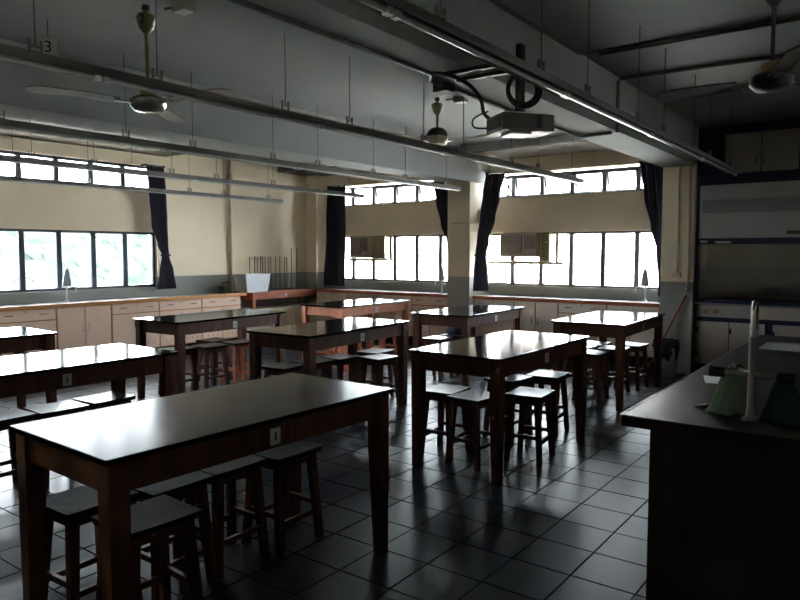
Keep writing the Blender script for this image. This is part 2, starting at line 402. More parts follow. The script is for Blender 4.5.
TABLES = [  # x, y, rotation, label
 (-2.38, 1.91, -1.6, 'large dark-topped lab table filling the foreground, closest to the camera'),
 (-2.36, 4.52, -.4, 'dark glossy lab table between the foreground table and the bright table by the fume cupboard'),
 (-4.20, 4.64, 3.0, 'lab table in the middle of the room with a half-lit polished top'),
 (-2.43, 7.02, 1.5, 'lab table with white glare on top, closest to the fume cupboard column'),
 (-4.08, 6.92, 2.6, 'lab table standing in front of the column between the back windows'),
 (-5.95, 7.06, .4, 'orange-brown lab table in the far row near the wall shelf with retort stands'),
 (-5.97, 4.67, 2.6, 'lab table standing in front of the pink drawer cabinets'),
 (-4.30, 2.03, -.9, 'lab table with mirror-bright window reflection right behind the foreground table'),
 (-6.10, 2.12, -3.0, 'small-looking lab table cut off at the left edge below the left windows'),
]
t0 = make_table()
tabs = []
for i, (x, y, a, lb) in enumerate(TABLES):
    o = t0 if i == 0 else copy_tree(t0)
    o.location = (x, y, 0); o.rotation_euler = (0, 0, R(a)); tag(o, lb, 'table', 'nine lab tables in three rows'); tabs.append(o)
    if i == 5:                                        # the corner table gets lighter, more orange legs and aprons
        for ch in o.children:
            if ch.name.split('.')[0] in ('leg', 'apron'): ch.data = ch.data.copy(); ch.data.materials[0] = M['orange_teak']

for ch in t0.children:
    if ch.name == 'tabletop': ch.data = ch.data.copy(); ch.data.materials[0] = M['table_top_worn']      # duller, much used top

# ------------------------------------------------------------------ stools
SH, SX, SY = .49, .27, .31
def make_stool():
    t = thing('wooden_stool', 'x', 'stool')
    bm = bmesh.new(); bmesh.ops.create_grid(bm, x_segments=8, y_segments=8, size=.5)
    s = MB(); n = 9; top = []
    bm.free()
    for j in range(n):
        for i in range(n):
            x = (i / (n - 1) - .5); y = (j / (n - 1) - .5)
            dz = -.005 * max(0, 1 - (2 * y) ** 2 * .9) * (1 - (2 * x) ** 2 * .6)       # saddle dip
            top.append((x * SX, y * SY, SH + dz))
    bot = [(x * .985, y * .985, SH - .028) for x, y, z in top]
    vv = top + bot; N2 = n * n; fs = []
    for j in range(n - 1):
        for i in range(n - 1):
            q = (j * n + i, j * n + i + 1, (j + 1) * n + i + 1, (j + 1) * n + i); fs.append(q); fs.append(tuple(N2 + k for k in reversed(q)))
    ring = [i for i in range(n)] + [j * n + n - 1 for j in range(1, n)] + [(n - 1) * n + i for i in range(n - 2, -1, -1)] + [j * n for j in range(n - 2, 0, -1)]
    for a, b in zip(ring, ring[1:] + ring[:1]): fs.append((a, b, b + N2, a + N2))
    s.add(vv, fs, True); s.build('seat', 'stool_seat', t)
    for sx in (-1, 1):
        for sy in (-1, 1):
            MB().taper((sx * .092, sy * .112, SH - .026), (sx * .125, sy * .142, 0), .040, .034).build('leg', 'stool_wood', t)
    for sx in (-1, 1):
        MB().box((sx * .094, 0, SH - .05), (.018, .19, .045)).build('rail', 'stool_wood', t)
        MB().box((sx * .115, 0, .15), (.018, .245, .026)).build('stretcher', 'stool_wood', t)
    for sy in (-1, 1):
        MB().box((0, sy * .114, SH - .05), (.15, .018, .045)).build('rail', 'stool_wood', t)
        MB().box((0, sy * .133, .19), (.215, .018, .026)).build('stretcher', 'stool_wood', t)
    return t
STOOLS = [
 ('under the foreground table', [
  (-2.68, 1.43, 2, 'worn stool in shadow behind the front left leg of the foreground table'),
  (-2.31, 1.475, -3, 'dark stool nearest the camera, pulled out from the foreground table'),
  (-2.60, 1.757, 0, 'third stool from the far end under the foreground table'),
  (-2.60, 2.078, 0, 'second stool from the far end under the foreground table'),
  (-2.535, 2.40, 0, 'farthest stool under the foreground table, below its number plate')]),
 ('around the second table of the bench side row', [
  (-2.69, 4.20, 3, 'outermost dark stool by the left leg of the table behind the foreground table'),
  (-2.40, 4.13, -4, 'stool behind the front leg of the table beside the demonstration bench'),
  (-2.13, 4.47, 6, 'stool right of the front leg, jutting from the table beside the demonstration bench'),
  (-2.34, 5.24, 4, 'stool with shiny seat at the far right leg of the table beside the demonstration bench'),
  (-2.53, 4.90, -6, 'hidden middle stool under the table beside the demonstration bench')]),
 ('around the middle table', [
  (-4.42, 4.22, 6, 'low-looking stool at the near end of the middle table'),
  (-4.40, 4.57, -2, 'second stool from the near end under the middle table'),
  (-4.37, 4.92, 0, 'third stool from the near end under the middle table'),
  (-4.05, 5.14, -5, 'stool with shiny seat jutting out at the far end of the middle table'),
  (-4.335, 5.42, 3, 'far stool with glare on its seat behind the shiny stool of the middle table')]),
 ('around the table by the fume cupboard', [
  (-2.50, 6.66, 2, 'near stool with white glare under the table by the fume cupboard column'),
  (-2.76, 7.01, -2, 'stool on the window side, second under the table by the fume cupboard column'),
  (-2.42, 7.10, 4, 'middle stool under the table by the fume cupboard column'),
  (-2.73, 7.37, 1, 'far stool on the window side under the table by the fume cupboard column'),
  (-2.36, 7.52, -3, 'farthest stool at the back leg of the table by the fume cupboard column')]),
 ('around the table before the column', [
  (-4.42, 6.72, 3, 'near stool with bright seat under the table before the back column'),
  (-4.40, 7.12, -4, 'middle stool under the table before the back column, bag on its seat'),
  (-3.92, 7.30, 8, 'stool on the bench side of the table before the back column')]),
 ('around the far corner table', [
  (-6.10, 6.62, 1, 'reddish stool at the near end of the orange-brown corner table'),
  (-5.78, 6.65, -1, 'reddish stool beside the near right leg of the orange-brown corner table'),
  (-5.74, 7.05, 2, 'reddish stool in the middle of the orange-brown corner table'),
  (-5.80, 7.44, -5, 'reddish stool at the far end of the orange-brown corner table')]),
 ('around the table before the drawer cabinets', [
  (-6.14, 4.33, 3, 'stool behind the near leg of the table before the pink drawers'),
  (-6.06, 4.68, -2, 'second stool in front under the table before the pink drawers'),
  (-6.42, 5.02, 5, 'stool pushed out on the cabinet side of the table before the pink drawers'),
  (-6.05, 5.08, -4, 'reddish far stool under the table before the pink drawers')]),
 ('around the bright table behind the foreground table', [
  (-4.46, 1.85, 2, 'slatted-looking stool at the left edge under the mirror-bright table'),
  (-4.43, 2.185, -2, 'scuffed stool in the middle under the mirror-bright table'),
  (-4.45, 2.53, 2, 'stool with white glare on its seat at the far end of the mirror-bright table'),
  ]),
]
s0 = make_stool(); first = True; red_parts = {}; worn = []
for grp, lst in STOOLS:
    for x, y, a, lb in lst:
        o = s0 if first else copy_tree(s0); first = False
        o.location = (x, y, 0); o.rotation_euler = (0, 0, R(a)); tag(o, lb, 'stool', 'wooden stools ' + grp)
        if grp == 'under the foreground table':
            for ch in o.children:
                if ch.name.split('.')[0] == 'seat':
                    if 'worn' not in red_parts: red_parts['worn'] = ch.data.copy(); red_parts['worn'].materials[0] = M['worn_seat']
                    worn.append(ch)
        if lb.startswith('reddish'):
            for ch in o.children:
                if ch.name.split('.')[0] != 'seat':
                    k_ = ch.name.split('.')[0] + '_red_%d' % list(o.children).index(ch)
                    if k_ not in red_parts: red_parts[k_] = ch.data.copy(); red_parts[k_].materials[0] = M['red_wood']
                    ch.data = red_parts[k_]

for ch in worn: ch.data = red_parts['worn']      # the scuffed stools of the foreground table

# ------------------------------------------------------------------ wall cabinets and worktops
def d_handle(mb, p, axis, l=.09, vert=False, out=.028):      # axis: +x or -y facing
    n = Vector((1, 0, 0)) if axis == 'x' else Vector((0, -1, 0)); al = Vector((0, 0, 1)) if vert else (Vector((0, 1, 0)) if axis == 'x' else Vector((1, 0, 0)))
    p = Vector(p)
    mb.tube([p - al * l / 2, p - al * l / 2 + n * out, p + al * l / 2 + n * out, p + al * l / 2], .005, 6)
def cabinet(axis, a, b, front, back, kind, face, label, grp, edge='orange_wood', zt=.815):
    """axis 'x': stands along the left wall facing +x from y=a to b; 'y': along the back wall facing -y from x=a to b"""
    c = thing('base_cabinet', label, 'cabinet', ((front + back) / 2, (a + b) / 2, 0) if axis == 'x' else ((a + b) / 2, (front + back) / 2, 0), 0, grp)
    W = b - a; D = abs(front - back); f = D / 2
    def bx(mb, p0, p1, q0, q1, d0, d1, bev=0.0):            # along, up, d measured outwards from the front plane
        if axis == 'x': mb.b2(f + d0, f + d1, p0, p1, q0, q1, bev)
        else: mb.b2(p0, p1, -f - d1, -f - d0, q0, q1, bev)
        return mb
    def pt(p, q, d): return (f + d, p, q) if axis == 'x' else (p, -f - d, q)
    bx(MB(), -W / 2, W / 2, .15, zt, -D, 0).build('body', edge, c)
    bx(MB(), -W / 2, W / 2, 0, .15, -D, -.05).build('plinth', 'bench_side', c)
    g = .011
    if kind == 'drawer':
        d = bx(MB(), -W / 2 + g, W / 2 - g, .675, zt - .012, 0, .018, .002).build('drawer', face, c)
        for s_ in (-1, 1):
            m = MB(); d_handle(m, pt(s_ * W * .27, .75, .017), axis); m.build('handle', 'steel', d)
        m = MB().box(pt(0, .785, .02), (.012, .012, .012)); m.build('lock', 'steel', d)
        ztop = .660
    else: ztop = zt - .012
    for s_ in (-1, 1):
        p0, p1 = (g * .4, W / 2 - g) if s_ > 0 else (-W / 2 + g, -g * .4)
        d = bx(MB(), p0, p1, .165, ztop, 0, .018, .002).build('door', face, c)
        m = MB(); d_handle(m, pt(s_ * .045, ztop - .27 if kind == 'door' else ztop - .12, .017), axis, .10, True); m.build('handle', 'steel', d)
        pm = (p0 + p1) / 2
        for q in (-.09, 0, .09):
            m = MB().box(pt(pm + q, .235, .0185), (.012, .012, .014)); m.build('vent_hole', 'black_plastic', d)
    return c
CF = -8.47
units = [(2.06, 2.74, 'drawer', 'pink drawer cabinet at the open end of the left worktop, outside the window bay'),
 (2.74, 3.475, 'door', 'pink double-door cabinet at the left picture edge below the left windows'),
 (3.475, 4.21, 'drawer', 'pink cabinet with one wide drawer, left of the tall double-door cabinet'),
 (4.21, 4.943, 'door', 'pink tall double-door cabinet under the sink on the left wall'),
 (4.943, 5.67, 'drawer', 'pink drawer cabinet directly right of the tall double-door cabinet'),
 (5.67, 6.40, 'drawer', 'pink drawer cabinet second from the end of the left worktop'),
 (6.40, 7.15, 'drawer', 'last pink drawer cabinet at the end of the left worktop')]
for a, b, kd, lb in units:
    cabinet('x', a, b, CF, -8.90, kd, 'pink_laminate', lb, 'pink cabinets along the left wall')
wt = thing('worktop', 'grey worktop with orange wood edge running along the left wall windows', 'worktop', (0, 0, 0))
MB().b2(XL + .005, -8.45, 2.0, 7.22, .817, .86, .003).build('slab', 'worktop_grey', wt)
MB().b2(-8.45, -8.425, 2.0, 7.22, .812, .861, .004).build('edge_strip', 'orange_wood', wt)
MB().b2(XL + .005, -8.425, 7.22, 7.245, .812, .861, .004).build('edge_strip', 'orange_wood', wt)
MB().b2(-8.46, -8.45, 2.0, 2.05, 0, .817).build('end_panel', 'orange_wood', wt)
n = 4
for bi, (a, b, nm) in enumerate(((-8.40, -5.60, 'left'), (-5.165, -2.44, 'right'))):
    w = (b - a) / n
    for i in range(n):
        cabinet('y', a + i * w, a + (i + 1) * w, 8.84, 9.30, 'drawer' if (i + bi) % 2 else 'door', 'pale_laminate',
                ['first', 'second', 'third', 'fourth'][i] + ' beige cabinet from the left under the ' + nm + ' back window',
                'beige cabinets under the back windows', edge='red_wood')
    wt = thing('worktop', 'grey worktop with brown edge below the ' + nm + ' back window', 'worktop', (0, 0, 0), 0)
    MB().b2(a, b, 8.835, YB - .005, .817, .857, .003).build('slab', 'worktop_grey', wt)
    MB().b2(a, b, 8.81, 8.835, .812, .858, .004).build('edge_strip', 'red_wood', wt)

# low cupboard and the small red table standing on it (far left corner)
lc = thing('low_cupboard', 'pale low cupboard under the red table in the far left corner', 'cupboard', (-8.69, 7.98, 0))
MB().b2(-.21, .21, -.72, .94, .06, .575, .004).build('body', 'pale_laminate', lc)
MB().b2(-.21, .17, -.72, .94, 0, .06).build('plinth', 'bench_side', lc)
for q in (-.70, -.155, .395): MB().b2(.21, .225, q, q + .53, .08, .56, .003).build('door', 'pale_laminate', lc)
rb = thing('wall_table', 'red-brown low table carrying the retort stands in the far left corner', 'table', (-8.67, 8.155, .577))
MB().box((0, 0, .262), (.48, 1.57, .028), None, .004).build('tabletop', 'red_wood', rb)
for sx in (-1, 1): MB().box((sx * .205, 0, .20), (.02, 1.43, .095)).build('apron', 'red_wood', rb)
for sy in (-1, 1): MB().box((0, sy * .735, .20), (.38, .02, .095)).build('apron', 'red_wood', rb)
for sx in (-1, 1):
    for sy in (-1, 1): MB().taper((sx * .20, sy * .735, .25), (sx * .20, sy * .735, 0), .055, .048).build('leg', 'red_wood', rb)
MB().box((.218, -.02, .20), (.004, .05, .06)).build('number_plate', 'sticker', rb)
RBZ = .577 + .276

# retort stands
RODS = [(7.558, 1.43), (7.664, 1.43), (7.724, 1.42), (7.796, 1.44), (7.843, 1.43), (7.897, 1.43), (7.972, 1.42), (8.027, 1.43), (8.14, 1.43),
        (8.236, 1.43), (8.35, 1.42), (8.403, 1.42), (8.517, 1.59), (8.648, 1.58)]
ordw = ['first', 'second', 'third', 'fourth', 'fifth', 'sixth', 'seventh', 'eighth', 'ninth', 'tenth', 'eleventh', 'twelfth']
bb = MB().box((0, 0, .006), (.12, .044, .012), None, .003).mesh('base', 'rubber_base'); rod_m = {}
for i, (y, zt) in enumerate(RODS):
    tall = zt > 1.5
    x = -8.83
    lb = ('tall retort stand next to the corner, ' + ('nearer the clear box' if i == 12 else 'closest to the curtain')) if tall else ordw[i] + ' short retort stand counted from the plastic box'
    t = thing('retort_stand', lb, 'retort stand', (x, y * 8.83 / 8.70, RBZ), 0, 'retort stands on the red corner table')
    link('base', bb, t)
    key = round(zt, 2)
    if key not in rod_m: rod_m[key] = MB().tube([(-.0, 0, .01), (-.0, 0, zt - RBZ)], .0065, 8).mesh('rod', 'dark_metal')
    link('rod', rod_m[key], t)

# storage box
bxo = thing('storage_box', 'translucent white plastic storage box on the end of the red corner table', 'box', (-8.665, 7.66 + .0, RBZ), R(0))
bxo.location = (-8.67, 7.24, .861); 
def tray(w0, l0, w1, l1, hh, th, name, m, par):
    mb = MB(); o_ = [(-w0, -l0, 0), (w0, -l0, 0), (w0, l0, 0), (-w0, l0, 0), (-w1, -l1, hh), (w1, -l1, hh), (w1, l1, hh), (-w1, l1, hh)]
    i_ = [(-w0 + th, -l0 + th, th), (w0 - th, -l0 + th, th), (w0 - th, l0 - th, th), (-w0 + th, l0 - th, th), (-w1 + th, -l1 + th, hh), (w1 - th, -l1 + th, hh), (w1 - th, l1 - th, hh), (-w1 + th, l1 - th, hh)]
    fs = [(3, 2, 1, 0), (8, 9, 10, 11)]
    for i in range(4):
        j = (i + 1) % 4; fs += [(i, j, j + 4, i + 4), (j + 8, i + 8, i + 12, j + 12), (i + 4, j + 4, j + 12, i + 12)]
    mb.add(o_ + i_, fs); return mb.build(name, m, par)
bxo.location = (-8.575, 7.525, RBZ); 
tray(.10, .22, .115, .265, .30, .006, 'body', 'plastic_box', bxo)
rim = MB(); 
for s_ in (-1, 1):
    rim.b2(-.127, .127, s_ * .265 - .012, s_ * .265 + .012, .285, .30); rim.b2(s_ * .115 - .012, s_ * .115 + .012, -.277, .277, .285, .30)
rim.build('rim', 'plastic_box', bxo)
MB().b2(-.085, .085, -.20, .20, .008, .10, .01).build('contents', 'bluegrey', bxo)

# ------------------------------------------------------------------ taps on the worktops
def tap(loc, rz, label):
    t = thing('swan_neck_tap', label, 'tap', loc, rz, 'white taps on the side worktops')
    MB().lathe([(.026, 0), (.026, .012), (.014, .02), (.014, .035)], 14).build('base', 'white_metal', t)
    MB().tube([(0, 0, .03), (0, 0, .20)], .011, 10).build('pipe', 'white_metal', t)
    MB().tube([(0, 0, .17), (0, .035, .185), (0, .09, .19), (0, .12, .18), (0, .128, .15), (0, .128, .11)], .008, 8).build('spout', 'white_metal', t)
    # pointed grey blade lever standing on the pipe
    m = MB(); pr = [(-.050, .20), (.055, .20), (.062, .23), (.036, .40), (.010, .44), (-.018, .41), (-.048, .23)]
    vv = [(-.012, a, b) for a, b in pr] + [(.012, a, b) for a, b in pr]; q = len(pr)
    m.add(vv, [tuple(range(q)), tuple(reversed(range(q, 2 * q)))] + [(i, (i + 1) % q, (i + 1) % q + q, i + q) for i in range(q)]); m.build('lever_blade', 'bluegrey', t)
    MB().tube([(0, -.06, .185), (0, .0, .19)], .006, 6).build('side_arm', 'white_metal', t)
    return t
tap((-8.75, 4.50, .861), 0, 'white tap with grey blade in front of the left wall window')
tap((-5.89, 9.08, .858), R(90), 'white tap with grey blade left of the column between the back windows')
tap((-2.69, 9.05, .858), R(90), 'white tap with grey blade at the curtain of the right back window')
# gas tap block on the left worktop end
g = thing('gas_tap', 'small dark gas tap block on the end of the left worktop', 'gas tap', (-8.80, 7.06, .861))
MB().box((0, 0, .05), (.06, .06, .10), None, .006).build('block', 'dark_metal', g)
MB().tube([(0, 0, .10), (0, 0, .15), (.03, .06, .17), (.05, .12, .16)], .011, 8).build('nozzle', 'dark_metal', g)
MB().box((.0, -.05, .09), (.02, .07, .03), None, .004).build('lever', 'black_plastic', g)

# ------------------------------------------------------------------ curtains
def curtain(name, rows, label, pleats=7, amp=.022, tie=None):
    nu, nv = pleats * 8, 40; v = []; f = []
    zs = [r[0] for r in rows]
    for j in range(nv + 1):
        z = zs[0] + (zs[-1] - zs[0]) * j / nv
        for i in range(len(rows) - 1):
            if rows[i][0] >= z >= rows[i + 1][0] - 1e-6: break
        t = (rows[i][0] - z) / max(1e-6, rows[i][0] - rows[i + 1][0]); t = t * t * (3 - 2 * t)
        p = Vector(rows[i][1]).lerp(Vector(rows[i + 1][1]), t); q = Vector(rows[i][2]).lerp(Vector(rows[i + 1][2]), t)
        d = q - p; nrm = Vector((d.y, -d.x)).normalized()
        for u in range(nu + 1):
            s_ = u / nu; w = p + d * s_ + nrm * amp * (math.sin(s_ * pleats * 2 * math.pi + .3 * math.sin(j * .2)) + .3 * math.sin(s_ * pleats * 5.1 + j * .1))
            v.append((w.x, w.y, z + .004 * math.sin(u * .8) * (j == nv)))
    for j in range(nv):
        for u in range(nu): a = j * (nu + 1) + u; f.append((a, a + 1, a + nu + 2, a + nu + 1))
    t_ = thing(name, label, 'curtain')
    mb = MB().add(v, f, True); o = mb.build('cloth', 'curtain', t_); so = o.modifiers.new('thickness', 'SOLIDIFY'); so.thickness = .006
    if tie:
        z, p, q = tie; p = Vector(p); q = Vector(q); c = (p + q) / 2; r1 = (q - p).length / 2 + .012; d = (q - p).normalized(); nn = Vector((d.y, -d.x))
        pts = [(c + d * r1 * math.cos(a) + nn * .04 * math.sin(a)) for a in [2 * math.pi * i / 16 for i in range(16)]]
        MB().tube([(w.x, w.y, z) for w in pts], .014, 6, closed=True).build('tie_back', 'curtain', t_)
    a, b = rows[0][1], rows[0][2]
    for w in (a, b):
        if abs(a[0] - b[0]) < .01: MB().b2(XL, w[0] + .006, w[1] - .012, w[1] + .012, zs[0] - .002, zs[0] + .026).build('bracket', 'dark_metal', t_)
        else: MB().b2(w[0] - .012, w[0] + .012, w[1] - .006, YB, zs[0] - .002, zs[0] + .026).build('bracket', 'dark_metal', t_)
    MB().tube([(a[0], a[1], zs[0] + .012), (b[0], b[1], zs[0] + .012)], .009, 6).build('rail', 'dark_metal', t_)
    return t_
cx = -8.80
curtain('curtain', [(2.75, (cx, 5.75), (cx, 6.04)), (2.42, (cx, 5.77), (cx, 6.06)), (1.91, (cx, 5.81), (cx, 6.075)), (1.62, (cx, 5.90), (cx, 6.08)),
    (1.46, (cx, 5.97), (cx, 6.09)), (1.22, (cx, 5.92), (cx, 6.16)), (.96, (cx, 5.87), (cx, 6.20))], 'dark navy curtain tied at the end of the left wall windows', 6, .02,
    (1.46, (cx, 5.97), (cx, 6.09)))
cy = 9.22
curtain('curtain', [(2.69, (-8.46, cy), (-8.05, cy)), (1.9, (-8.50, cy), (-8.06, cy)), (.90, (-8.58, cy), (-8.07, cy))], 'wide dark curtain hanging straight in the far left corner', 7, .025)
curtain('curtain', [(2.66, (-6.15, cy), (-5.64, cy)), (2.31, (-6.09, cy), (-5.64, cy)), (1.96, (-6.00, cy), (-5.64, cy)), (1.67, (-5.89, cy), (-5.64, cy)), (1.2, (-5.80, cy), (-5.64, cy)), (.92, (-5.84, cy), (-5.64, cy))],
    'dark curtain swept behind the left side of the column between the back windows', 7, .02)
curtain('curtain', [(2.69, (-5.13, 9.13), (-4.85, 9.21)), (2.38, (-5.12, 9.02), (-4.91, 9.18)), (2.01, (-5.115, 8.93), (-4.97, 9.13)), (1.69, (-5.11, 8.84), (-5.02, 9.04)),
    (1.46, (-5.11, 8.80), (-5.03, 8.97)), (1.2, (-5.11, 8.76), (-5.0, 8.96)), (.93, (-5.11, 8.73), (-4.98, 8.95))], 'dark curtain tied against the right side of the column between the back windows', 6, .018,
    (1.46, (-5.11, 8.80), (-5.03, 8.97)))
curtain('curtain', [(2.69, (-2.85, cy), (-2.47, cy)), (2.25, (-2.78, cy), (-2.47, cy)), (1.82, (-2.68, cy), (-2.47, cy)), (1.54, (-2.61, cy), (-2.47, cy)), (1.1, (-2.57, cy), (-2.47, cy)), (.92, (-2.57, cy), (-2.47, cy))],
    'dark curtain swept against the column beside the fume cupboard', 6, .02)

# ------------------------------------------------------------------ window air conditioners
def aircon(x0, x1, z0, z1, sx0, sx1, sz, label, lx0, lx1):
    t = thing('air_conditioner', label, 'air conditioner', ((x0 + x1) / 2, 9.40, sz), 0, 'window air conditioners')
    ox, oy, oz = (x0 + x1) / 2, 9.40, sz
    def b(mb, a0, a1, c0, c1, d0, d1, bev=0.0): return mb.b2(a0 - ox, a1 - ox, c0 - oy, c1 - oy, d0 - oz, d1 - oz, bev)
    b(MB(), x0, x1, 9.27, 9.85, z0, z1, .006).build('body', 'ac_face', t)
    g = b(MB(), x0 + .02, x0 + (x1 - x0) * .62, 9.258, 9.27, z0 + .05, z1 - .03).build('intake_grille', 'ac_dark', t)
    m = MB()
    nsl = 10
    for i in range(nsl):
        zz = z0 + .06 + (z1 - z0 - .10) * i / (nsl - 1); b(MB(), x0 + .03, x0 + (x1 - x0) * .61, 9.252, 9.259, zz - .004, zz + .004).build('slat', 'ac_face', g)
    b(MB(), x0 + (x1 - x0) * .68, x1 - .015, 9.26, 9.27, z0 + .12, z1 - .03).build('control_panel', 'ac_dark', t)
    b(MB(), x0 + .01, x1 - .01, 9.26, 9.27, z0 + .01, z0 + .035).build('trim_strip', 'yellow_slat', t)
    b(MB(), sx0, sx1, 9.25, 9.42, sz - .04, sz, .003).build('shelf', 'yellow_slat', t)
    # yellowish louvre panel beside the unit
    b(MB(), lx0, lx0 + .03, 9.36, 9.43, sz, z1).build('louvre_frame', 'yellow_slat', t)
    b(MB(), lx0 + .02, lx1 - .02, 9.428, 9.436, sz, z1).build('louvre_backing', 'frame_grey', t)
    b(MB(), lx1 - .03, lx1, 9.36, 9.43, sz, z1).build('louvre_frame', 'yellow_slat', t)
    for i in range(11):
        zz = sz + .03 + (z1 - sz - .05) * i / 10
        MB().box(((lx0 + lx1) / 2 - ox, 9.40 - oy, zz - oz), (lx1 - lx0 - .03, .04, .012), (R(35), 0, 0)).build('slat', 'yellow_slat', t)
    for q in (lx1 + .10, lx1 + .27):
        if q < sx1: b(MB(), q - .022, q + .022, 9.38, 9.42, sz, z1).build('upright', 'yellow_slat', t)
    return t
aircon(-7.985, -7.56, 1.405, 1.795, -8.0, -7.12, 1.40, 'brown window air conditioner in the left back window beside the corner curtain', -7.54, -7.26)
aircon(-4.96, -4.36, 1.435, 1.795, -5.16, -3.94, 1.365, 'brown window air conditioner with shelf in the right back window', -4.34, -4.18)
e = thing('exhaust_fan', 'small round exhaust fan in the upper right back window beside the curtain', 'exhaust fan', (-4.885, 9.40, 2.50))
m = MB()
m.b2(-.055, .055, -.01, .01, -.16, -.12); m.b2(-.055, .055, -.01, .01, .12, .16); m.build('plate', 'bluegrey', e)
MB().tube([(0 + .10 * math.cos(a) * .5, -.02, .12 * math.sin(a)) for a in [2 * math.pi * i / 20 for i in range(20)]], .014, 6, closed=True).build('ring', 'white_metal', e)
MB().tube([(0, -.03, 0), (0, .02, 0)], .02, 10).build('hub', 'dark_metal', e)
for i in range(4):
    a = R(45 + 90 * i); MB().box((.026 * math.cos(a), -.005, .055 * math.sin(a)), (.03, .006, .07), (0, -a + R(90), 0)).build('blade', 'bluegrey', e)

# ------------------------------------------------------------------ ceiling fans
def fan(loc, drop, ang, rad, label, blade_m, body_m, can_m, bell=False, number=False, pitch=14):
    t = thing('ceiling_fan', label, 'ceiling fan', loc, 0, 'ceiling fans')
    MB().lathe([(.022, 0), (.028, -.02), (.020, -.035)], 14, (0, 0, 0)).build('ceiling_hook', 'dark_metal', t)
    can = MB().lathe([(.018, -.17), (.045, -.135), (.062, -.075), (.050, -.055), (.018, -.045)], 18).build('canopy', can_m, t)
    MB().tube([(0, 0, -.03), (0, 0, -drop + .10)], .012, 10).build('down_rod', can_m, t)
    if bell:
        MB().lathe([(.105, -drop + .045), (.105, -drop + .06), (.092, -drop + .095), (.06, -drop + .125), (.02, -drop + .135)], 22).build('bell_cover', 'dark_metal', t)
        MB().lathe([(.04, -drop - .045), (.09, -drop - .03), (.108, -drop), (.108, -drop + .044)], 22).build('motor', body_m, t)
    else:
        MB().lathe([(.03, -drop - .06), (.085, -drop - .05), (.108, -drop - .025), (.11, -drop + .01), (.085, -drop + .03), (.05, -drop + .035)], 22).build('motor', body_m, t)
        MB().lathe([(.052, -drop + .035), (.052, -drop + .085), (.03, -drop + .10)], 18).build('collar', 'brass' if not bell else body_m, t)
    for i in range(3):
        a = R(ang + 120 * i)
        b = link('blade', None, t, (0, 0, -drop - .008), (0, 0, a))
        mb = MB(); n = 8; vv = []
        for j in range(n + 1):
            s_ = j / n; r_ = .17 + (rad - .17) * s_; hw = .058 + .012 * s_ if s_ < .9 else .068 * math.sqrt(max(.05, 1 - ((s_ - .9) / .1) ** 2 * .8))
            dz = .012 * math.sin(s_ * 3) + (.02 * (s_ - .6) if s_ > .6 else 0)
            for q, th in ((-1, 0), (1, 0), (1, .006), (-1, .006)):
                vv.append((r_, q * hw * math.cos(R(pitch)), dz + th + q * hw * math.sin(R(pitch))))
        fs = [(0, 1, 2, 3), (4 * n + 3, 4 * n + 2, 4 * n + 1, 4 * n)]
        for j in range(n):
            for q in range(4): fs.append((4 * j + q, 4 * j + (q + 1) % 4, 4 * j + 4 + (q + 1) % 4, 4 * j + 4 + q))
        mb.add(vv, fs, False); mb.build('blade_board', blade_m, b)
        MB().box((.125, 0, .0), (.15, .035, .008)).build('blade_iron', 'fan_steel', b)
    return t, can
def text(name, s, size, mtl, loc, rot, parent=None, ext=.001):
    cu = bpy.data.curves.new(name, 'FONT'); cu.body = s; cu.size = size; cu.align_x = 'CENTER'; cu.align_y = 'CENTER'; cu.extrude = ext
    tmp = bpy.data.objects.new(name, cu); COL.objects.link(tmp)
    bpy.context.view_layer.update()
    me = bpy.data.meshes.new_from_object(tmp.evaluated_get(bpy.context.evaluated_depsgraph_get()))
    bpy.data.objects.remove(tmp); me.materials.clear(); me.materials.append(M[mtl])
    return link(name, me, parent, loc, rot)
f1, can1 = fan((-3.79, 2.50, CEIL), .585, 36.5 + 92, .66, 'ceiling fan with pale blades above the foreground tables', 'fan_brown', 'fan_steel', 'fan_green', pitch=4)
text('fan_number', '2', .075, 'ink', (.045, -.058, -.105), (R(80), 0, R(37)), can1)
fan((-3.72, 5.64, CEIL), .42, 36.5 + 85, .66, 'ceiling fan with dark bell cover near the back windows', 'fan_cream', 'fan_cream', 'fan_green', bell=True)
fan((-.617, 4.27, CEIL), .565, 170, .66, 'dark ceiling fan above the demonstration bench at the right edge', 'black_plastic', 'black_plastic', 'conduit_dark')
for (x, y, lb) in ((-3.55, 2.60, 'small white junction box beside the near fan hook'), (-3.50, 5.72, 'small white junction box beside the far fan hook')):
    t = thing('junction_box', lb, 'junction box', (x, y, CEIL)); MB().box((0, 0, -.03), (.12, .09, .06), None, .005).build('body', 'conduit_paint', t)
    MB().box((0, 0, -.061), (.10, .07, .004)).build('cover', 'white_metal', t)
    MB().tube([(-.05, 0, -.02), (-.16, -.02, -.015)], .008, 6).build('cable', 'conduit_dark', t)

